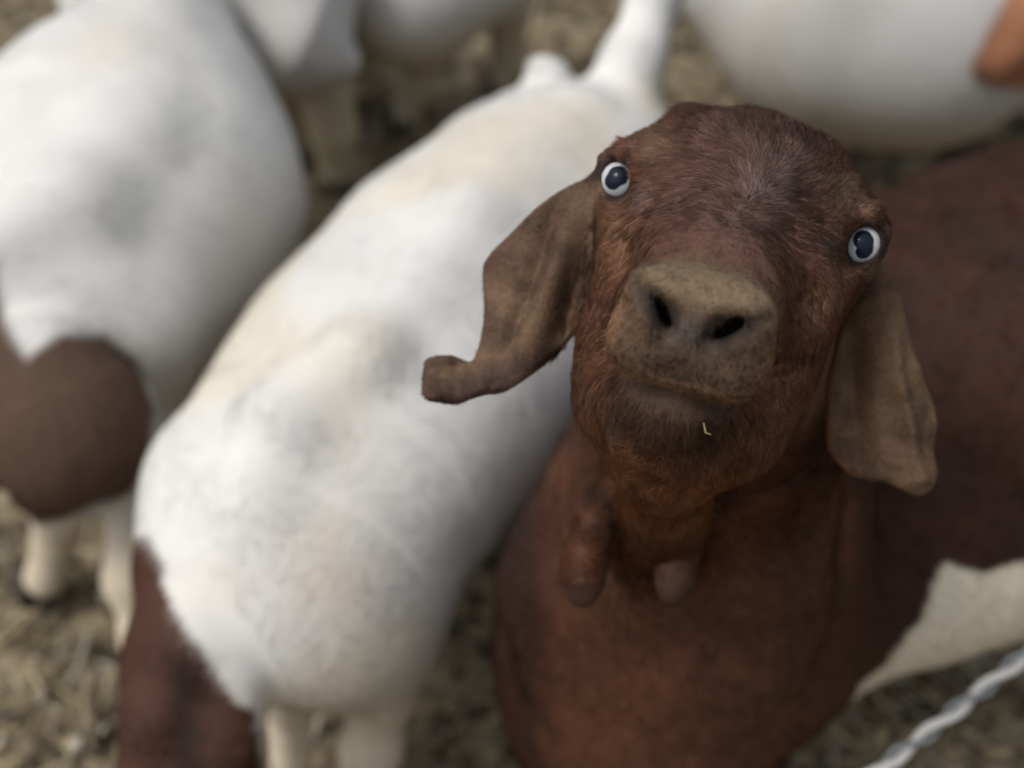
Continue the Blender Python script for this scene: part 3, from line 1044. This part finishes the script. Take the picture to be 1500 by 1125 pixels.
# ------------------------------------------------------------------ white goats
def white_goat(label, s, feet, bounds, base, colfn, comb, hairlen=0.012, density=6e4, step=0.0065, seed=5, heading=(0, -1, 0), hr=.00022):
    lo, hi = bounds
    xs, ys, zs = (np.arange(lo[i], hi[i] + step, step) for i in range(3))
    v, f, N = extract(s, xs, ys, zs, newton=1, eps=.002)
    print(label[:24], "verts", len(v))
    col = colfn(v, N)
    r = root("goat", base, label, "goat", "herd of goats")
    body = mesh_obj("body", v, f, M_SKIN_PALE, r, col)
    fur_obj("fur", body, v, f, N, col, lambda p: np.full(len(p), density), lambda p: np.full(len(p), hairlen) * (0.55 + .45 * sst(.1, .35, p[:, 2])),
            hr, lambda p: np.tile(np.asarray(comb, float), (len(p), 1)), M_HAIR_WHITE, lift=.12, mess=.05, clump=.08, nrmcomb=.06, seed=seed, tipgain=1.03, colvar=.05)
    for fo in feet:
        hoof(fo, r, heading)
    return r


def white_base(p, N, cream=0.4):
    n1 = noise(p, 9, 2.3); n2 = noise(p, 30, 4.1)
    c = np.tile(np.array([0.68, 0.675, 0.655]), (len(p), 1))
    c = lerp(c, (0.66, 0.58, 0.44), np.clip(sst(.05, .7, n1) * cream, 0, 1))
    c = lerp(c, (0.58, 0.49, 0.34), sst(.34, .14, p[:, 2]) * .85)
    c = lerp(c, (0.40, 0.33, 0.24), sst(.45, .75, noise(p, 34, 8.8)) * sst(.40, .2, p[:, 2]) * .5)
    c = c * (1 + .03 * n2)[:, None]
    return c


def leg(s, top, foot, r0=.06, r1=.025, knee=(0, 0, 0), k=.03):
    top = np.asarray(top, float); foot = np.asarray(foot, float)
    kn = top * .42 + foot * .58 + np.array(knee)
    s.chain([(top, r0), (kn + [0, 0, .03], r1 * 1.35), (kn - [0, 0, .03], r1 * 1.25), (foot + [0, 0, .10], r1), (foot + [0, 0, .04], r1 * 1.15)], k)


def px_r(px, p):
    return px * depth(p) / FPX


def build_middle_goat():
    s = Sdf()
    def nd(px, py, h, r):
        p = H(px, py, h); return (p, px_r(r, p))
    s.chain([nd(850, 292, .43, 163), nd(790, 345, .42, 188), nd(700, 450, .41, 225), nd(590, 585, .41, 238), nd(500, 700, .41, 222), nd(435, 815, .41, 203)], .05)
    # spine, hip bones, shoulder blades
    s.chain([(H(850, 165, .55), .014), (H(680, 330, .572), .016), (H(530, 515, .575), .015), (H(415, 625, .552), .018), (H(372, 740, .512), .022), (H(365, 860, .45), .024)], .055)
    s.chain([nd(660, 320, .48, 40), nd(720, 260, .48, 42), nd(775, 190, .46, 40)], .06)
    s.ell(H(560, 760, .36), (.085, .12, .12), k=.03)
    s.chain([nd(600, 700, .46, 50), nd(585, 800, .40, 70), nd(560, 920, .32, 60)], .03)
    s.chain([nd(500, 760, .43, 105), nd(490, 860, .38, 120), nd(515, 900, .33, 95)], .06)
    s.chain([nd(300, 700, .47, 80), nd(300, 830, .44, 82)], .05)
    s.cone(H(800, 125, .53), H(793, 101, .55), .024, .014, .015)
    s.cone(H(805, 125, .53), H(815, 106, .55), .020, .012, .015)
    # tail held up
    s.chain([nd(905, 190, .50, 46), nd(928, 90, .56, 36), nd(962, -20, .62, 31), nd(985, -120, .66, 24)], .045)
    # thighs and rear legs
    feet = []
    r1 = H(930, 330, .36); r2 = H(760, 330, .34)
    for t in (r1, r2):
        fo = np.array([t[0] + .02, t[1] + .06, 0])
        s.cone(t + [0, 0, .06], t + [0, .02, -.06], .085, .06, .04)
        leg(s, t + [0, .02, -.06], fo, .055, .022, (0, .03, 0))
        feet.append(fo)
    # front legs
    a = H(560, 930, .28); fo = H(520, 1250, 0.0); fo = np.array([a[0] + .0, a[1] - .02, 0])
    s.cone(H(530, 880, .36), H(560, 985, .25), .075, .046, .05)
    s.chain([(H(525, 900, .34), .060), (H(555, 1010, .22), .037), (H(545, 1090, .14), .034), (H(535, 1160, .06), .031)], .02)
    feet.append(H(528, 1185, .0))
    s.chain([(H(435, 960, .28), .045), (H(425, 1060, .16), .022), (H(418, 1140, .07), .023)], .012)
    feet.append(H(425, 1165, .0))
    # brown neck and lowered head
    s.chain([nd(300, 850, .44, 82), nd(285, 960, .42, 92), nd(275, 1130, .36, 92), nd(255, 1300, .26, 85)], .03)
    s.chain([nd(245, 940, .43, 40), nd(232, 1060, .42, 50), nd(220, 1180, .36, 50)], .02)
    s.chain([nd(330, 1010, .42, 45), nd(322, 1100, .40, 58), nd(310, 1210, .34, 52)], .02)
    s.chain([nd(255, 1300, .26, 80), nd(230, 1480, .12, 55), nd(215, 1560, .06, 34)], .03)
    ax_, ay_ = 0, 0
    s.disp = lambda p: 0.006 * noise(p, 6, 4.0) + 0.0016 * noise(p, 17, 2.0)
    def col(p, N):
        c = white_base(p, N, .55)
        c = lerp(c, (0.63, 0.56, 0.44), sst(.46, .26, p[:, 2]) * .7)
        px, py, d = pxy(p)
        n1 = noise(p, 40, 1.1); n2 = noise(p, 120, 6.1)
        # stained creamy shoulder
        c = lerp(c, (0.60, 0.49, 0.37), np.exp(-((px - 480) / 95) ** 2 - ((py - 850) / 110) ** 2) * .60 * (.7 + .5 * n1))
        c = lerp(c, (0.66, 0.58, 0.45), sst(960, 1060, py) * sst(360, 420, px))
        br = in_poly(px + 14 * n1 + 10 * n2, py + 26 * n1 + 16 * n2, [(180, 790), (236, 815), (246, 885), (285, 935), (300, 960), (335, 1010), (372, 1040), (392, 1120), (392, 1900), (0, 1900), (0, 900)], 6)
        br *= (d < depth(H(300, 950, .2)))
        bc = np.tile(np.array([0.064, 0.028, 0.018]), (len(p), 1))
        bc = lerp(bc, (0.018, 0.010, 0.008), np.exp(-((px + 10 * n1 - 276) / 30) ** 2) * .8 * sst(930, 980, py))
        return c * (1 - br[:, None]) + bc * br[:, None]
    lo = np.array([-.62, .15, -.01]); hi = np.array([.36, 1.62, .86])
    base = np.array([H(600, 500, .4)[0], H(600, 500, .4)[1], 0])
    white_goat("white goat in the middle with its tail raised and dark red-brown neck at bottom left",
               s, feet, (lo, hi), base, col, (-.35, -.75, -.35), density=1.3e5, hairlen=.013, seed=8, step=.006)


def build_left_goat():
    s = Sdf()
    def nd(px, py, h, r):
        p = H(px, py, h); return (p, px_r(r, p))
    s.chain([nd(245, -140, .42, 70), nd(238, -40, .42, 82), nd(232, 60, .42, 105), nd(220, 165, .405, 168), nd(196, 270, .395, 236), nd(150, 350, .38, 225), nd(90, 450, .39, 185)], .05)
    s.chain([(H(235, -60, .52), .014), (H(232, 60, .535), .014), (H(198, 190, .550), .020), (H(110, 290, .535), .026), (H(-20, 360, .53), .030)], .07)
    s.chain([nd(-10, 450, .44, 80), nd(-20, 560, .42, 90)], .05)
    s.chain([nd(200, 480, .38, 90), nd(225, 600, .26, 48)], .05)
    # brown neck and lowered head seen from above
    s.chain([nd(60, 560, .44, 100), nd(105, 622, .42, 122)], .02)
    s.chain([nd(105, 640, .40, 112), nd(80, 690, .32, 70)], .02)
    s.chain([nd(-40, 470, .46, 70), nd(-60, 640, .40, 90)], .02)
    feet = []
    s.chain([(H(95, 700, .25), .050), (H(78, 790, .12), .023), (H(66, 845, .05), .027)], .02); feet.append(H(62, 868, 0))
    s.chain([(H(215, 620, .26), .048), (H(192, 740, .20), .027), (H(190, 850, .14), .028), (H(205, 930, .08), .022), (H(210, 985, .04), .024)], .02); feet.append(H(210, 1010, 0))
    for px in (150, 320):
        t = H(px, 0, .36)
        leg(s, t, np.array([t[0], t[1] + .05, 0]), .07, .024); feet.append(np.array([t[0], t[1] + .05, 0]))
    s.disp = lambda p: 0.002 * noise(p, 6, 4.0) + 0.0016 * noise(p, 17, 2.0)
    def col(p, N):
        c = white_base(p, N, .25)
        px, py, d = pxy(p)
        n1 = noise(p, 26, 5.1)
        br = in_poly(px + 6 * n1, py + 6 * n1, [(-400, 380), (-5, 380), (8, 470), (40, 525), (90, 493), (150, 487), (200, 525), (230, 600), (224, 668), (190, 716), (130, 750), (60, 772), (-400, 790)], 8)
        br *= (p[:, 2] > .20)
        return lerp(c, (0.085, 0.050, 0.033), br)
    lo = np.array([-1.1, .6, -.01]); hi = np.array([-.12, 2.35, .80])
    b = H(190, 300, .4)
    white_goat("white goat at the left edge with a rounded brown head lowered over cream-coloured front legs", s, feet, (lo, hi),
               np.array([b[0], b[1], 0]), col, (-.2, -.8, -.4), density=6e4, hairlen=.013, seed=9, step=.0075)


def build_back_goats():
    # white goat with its hindquarters to the viewer, behind the left goat
    s = Sdf()
    def nd(px, py, h, r):
        p = H(px, py, h); return (p, px_r(r, p))
    s.chain([nd(350, -160, .42, 110), nd(400, -40, .40, 120), nd(440, 70, .30, 72)], .06)
    s.cone(H(440, 60, .34), H(505, 92, .30), .085, .022, .05)
    feet = []
    s.chain([nd(470, 100, .24, 48), nd(488, 190, .12, 32), nd(492, 250, .03, 25)], .03); feet.append(H(494, 270, 0))
    s.chain([nd(400, 60, .26, 55), nd(415, 150, .10, 30), nd(420, 205, .03, 26)], .03); feet.append(H(420, 225, 0))
    for px in (330, 250):
        t = H(px, -180, .3); leg(s, t, [t[0], t[1] + .03, 0], .06, .024); feet.append(np.array([t[0], t[1] + .03, 0]))
    def colB(p, N):
        c = white_base(p, N, .3) * .82
        return lerp(c, (.48, .43, .29), sst(.26, .10, p[:, 2]) * .8)
    b = H(420, 40, .3)
    white_goat("white goat with one beige leg showing, standing right behind the left-hand goat", s, feet,
               (np.array([-1.2, 1.35, -.01]), np.array([-.1, 3.3, .72])), np.array([b[0], b[1], 0]), colB, (.3, -.6, -.6), density=2.5e4, step=.010, seed=12, hr=.0004)
    # goat at the top centre: round belly, thin legs
    s = Sdf(); feet = []
    s.chain([nd(480, -60, .32, 95), nd(600, -25, .30, 108), nd(700, -60, .33, 92)], .06)
    for pts in (((628, 60, .2), (608, 120, .10), (592, 168, .03), (585, 188, 0)), ((745, 0, .22), (742, 70, .10), (735, 120, .03), (730, 138, 0)),
                ((520, 20, .2), (528, 80, .10), (530, 130, .03), (528, 145, 0))):
        a_, b_, c_, d_ = [H(*q) for q in pts]
        s.chain([(a_, .050), (b_, .030), (c_, .026)], .03); feet.append(d_)
    b = H(600, -20, .3)
    white_goat("cream-legged white goat behind, seen as a round belly at the top centre of the picture", s, feet,
               (np.array([-.62, 1.6, -.01]), np.array([.3, 3.2, .62])), np.array([b[0], b[1], 0]), lambda p, N: lerp(white_base(p, N, .5) * .80, (.54, .48, .37), sst(.34, .16, p[:, 2]) * .6),
               (.5, -.3, -.7), density=2.5e4, step=.010, seed=13, hr=.0004)
    # goat at the top right: white flank, orange-brown head
    s = Sdf(); feet = []
    s.chain([nd(1130, -60, .34, 130), nd(1230, 5, .32, 185), nd(1350, 20, .32, 185), nd(1450, -40, .36, 165)], .06)
    s.chain([nd(1200, 100, .22, 80), nd(1270, 130, .18, 62), nd(1340, 140, .16, 60), nd(1420, 100, .2, 70)], .05)
    s.chain([nd(1060, -20, .3, 60), nd(1120, 50, .24, 60)], .05)
    s.chain([nd(1480, -60, .44, 90), nd(1560, -20, .40, 70)], .04)
    s.chain([nd(1560, -20, .42, 70), nd(1500, 30, .40, 52), nd(1464, 80, .36, 34), nd(1447, 104, .34, 20)], .02)
    for pts in (((1240, 120, .16), (1236, 160, .10), (1230, 215, .03), (1228, 235, 0)), ((1400, 90, .18), (1404, 150, .10), (1400, 190, .03), (1398, 210, 0)),
                ((1120, 20, .2), (1110, 60, .1), (1108, 95, .03), (1106, 110, 0)), ((1480, 40, .2), (1500, 110, .1), (1500, 160, .03), (1500, 180, 0))):
        a_, b_, c_, d_ = [H(*q) for q in pts]
        s.chain([(a_, .052), (b_, .030), (c_, .027)], .03); feet.append(d_)
    def colD(p, N):
        c = white_base(p, N, .3) * .74
        c = lerp(c, (.34, .33, .32), sst(.0, .8, noise(p, 7, 5.5)) * .6)
        px, py, d = pxy(p)
        br = in_poly(px, py, [(1428, 122), (1420, 100), (1445, 50), (1472, 0), (1500, -60), (1540, -300), (2000, -300), (2000, 100), (1500, 135)], 8) * (p[:, 2] > .27)
        c = lerp(c, (.32, .14, .075), br)
        return lerp(c, (.05, .03, .025), np.exp(-((px - 1440) / 16) ** 2 - ((py - 112) / 14) ** 2) * br)
    b = H(1300, 0, .3)
    white_goat("white goat at the upper right whose orange-brown muzzle dips in at the picture's corner", s, feet,
               (np.array([.2, 1.3, -.01]), np.array([1.7, 3.1, .75])), np.array([b[0], b[1], 0]), colD, (.5, -.3, -.7), density=2.5e4, step=.010, seed=14, hr=.0004)


# ------------------------------------------------------------------ twisted rope
def build_rope():
    A = P(1290, 1128, .93); B = P(1500, 962, .95)
    dirv = (B - A); L0 = np.linalg.norm(dirv); dirv /= L0
    up = np.array([0, 0, 1.0]); up -= dirv * (up @ dirv); up /= np.linalg.norm(up)
    sd_ = np.cross(dirv, up)
    r = root("rope", (A + B) / 2, "white twisted rope running diagonally across the bottom right corner", "rope")
    pitch = .062
    mats = [plain_mat("rope_white", (.50, .50, .48), .6, .2, 700), plain_mat("rope_grey", (.17, .19, .20), .4, .3, 900)]
    for k in range(2):
        n = 760
        s_ = np.linspace(-.55, 1.1, n)
        a = 2 * math.pi * s_ / pitch + k * math.pi
        off = .0030 if k == 0 else .0050
        cen = A + s_[:, None] * dirv + off * (np.cos(a)[:, None] * up + np.sin(a)[:, None] * sd_) + np.array([0, 0, 1]) * (.05 * (s_ - .2) ** 2)[:, None]
        rr = .0040 if k == 0 else .0026
        m = 8
        ph = 2 * math.pi * np.arange(m) / m
        V = (cen[:, None] + rr * (np.cos(ph)[None, :, None] * up + np.sin(ph)[None, :, None] * sd_)).reshape(-1, 3)
        ii = np.arange(n * m).reshape(n, m)
        Fc = np.stack([ii[:-1], np.roll(ii[:-1], -1, 1), np.roll(ii[1:], -1, 1), ii[1:]], -1).reshape(-1, 4)
        mesh_obj("strand", V, Fc, mats[k % 2], r)


def build_flecks():
    m = plain_mat("dry_straw", (.34, .27, .16), .7, .25, 500)
    items = [
        ("short pale straw fleck caught in the hair of the brown goat's forehead", [hw(.15, -.5, 3.9), hw(-.1, -.1, 4.05), hw(-.15, .35, 4.0)], .0007),
        ("bent thin dry grass stem stuck on the brown goat's cheek beside the muzzle", [hw(-4.15, -6.35, 6.9), hw(-3.9, -6.1, 7.4), hw(-3.75, -5.7, 7.6), hw(-3.6, -5.2, 7.6)], .0004),
        ("tiny crumb of hay stuck in the brown goat's dark chin hair", [hw(1.2, -9.2, 10.3), hw(1.4, -9.6, 10.25), hw(1.65, -9.65, 10.1)], .0005),
    ]
    for lab, pts, rad in items:
        pts = np.array(pts)
        n, mm = len(pts), 6
        T = np.gradient(pts, axis=0); T /= np.linalg.norm(T, axis=1)[:, None]
        a = np.cross(T, Fh); a /= np.linalg.norm(a, axis=1)[:, None]
        b = np.cross(T, a)
        ph = 2 * math.pi * np.arange(mm) / mm
        sc = np.array([.6] + [1.0] * (n - 2) + [.5]) * rad
        V = (pts[:, None] + sc[:, None, None] * (np.cos(ph)[None, :, None] * a[:, None] + np.sin(ph)[None, :, None] * b[:, None])).reshape(-1, 3)
        ii = np.arange(n * mm).reshape(n, mm)
        Fc = np.stack([ii[:-1], np.roll(ii[:-1], -1, 1), np.roll(ii[1:], -1, 1), ii[1:]], -1).reshape(-1, 4)
        o = mesh_obj("straw_fleck", V, Fc, m)
        o["label"] = lab; o["category"] = "straw"


import time
t0 = time.time()
build_ground(); build_straw(); print("t", time.time() - t0)
build_brown_goat(); print("t", time.time() - t0)
build_middle_goat(); print("t", time.time() - t0)
build_left_goat()
build_back_goats(); print("t", time.time() - t0)
build_rope()
build_flecks()
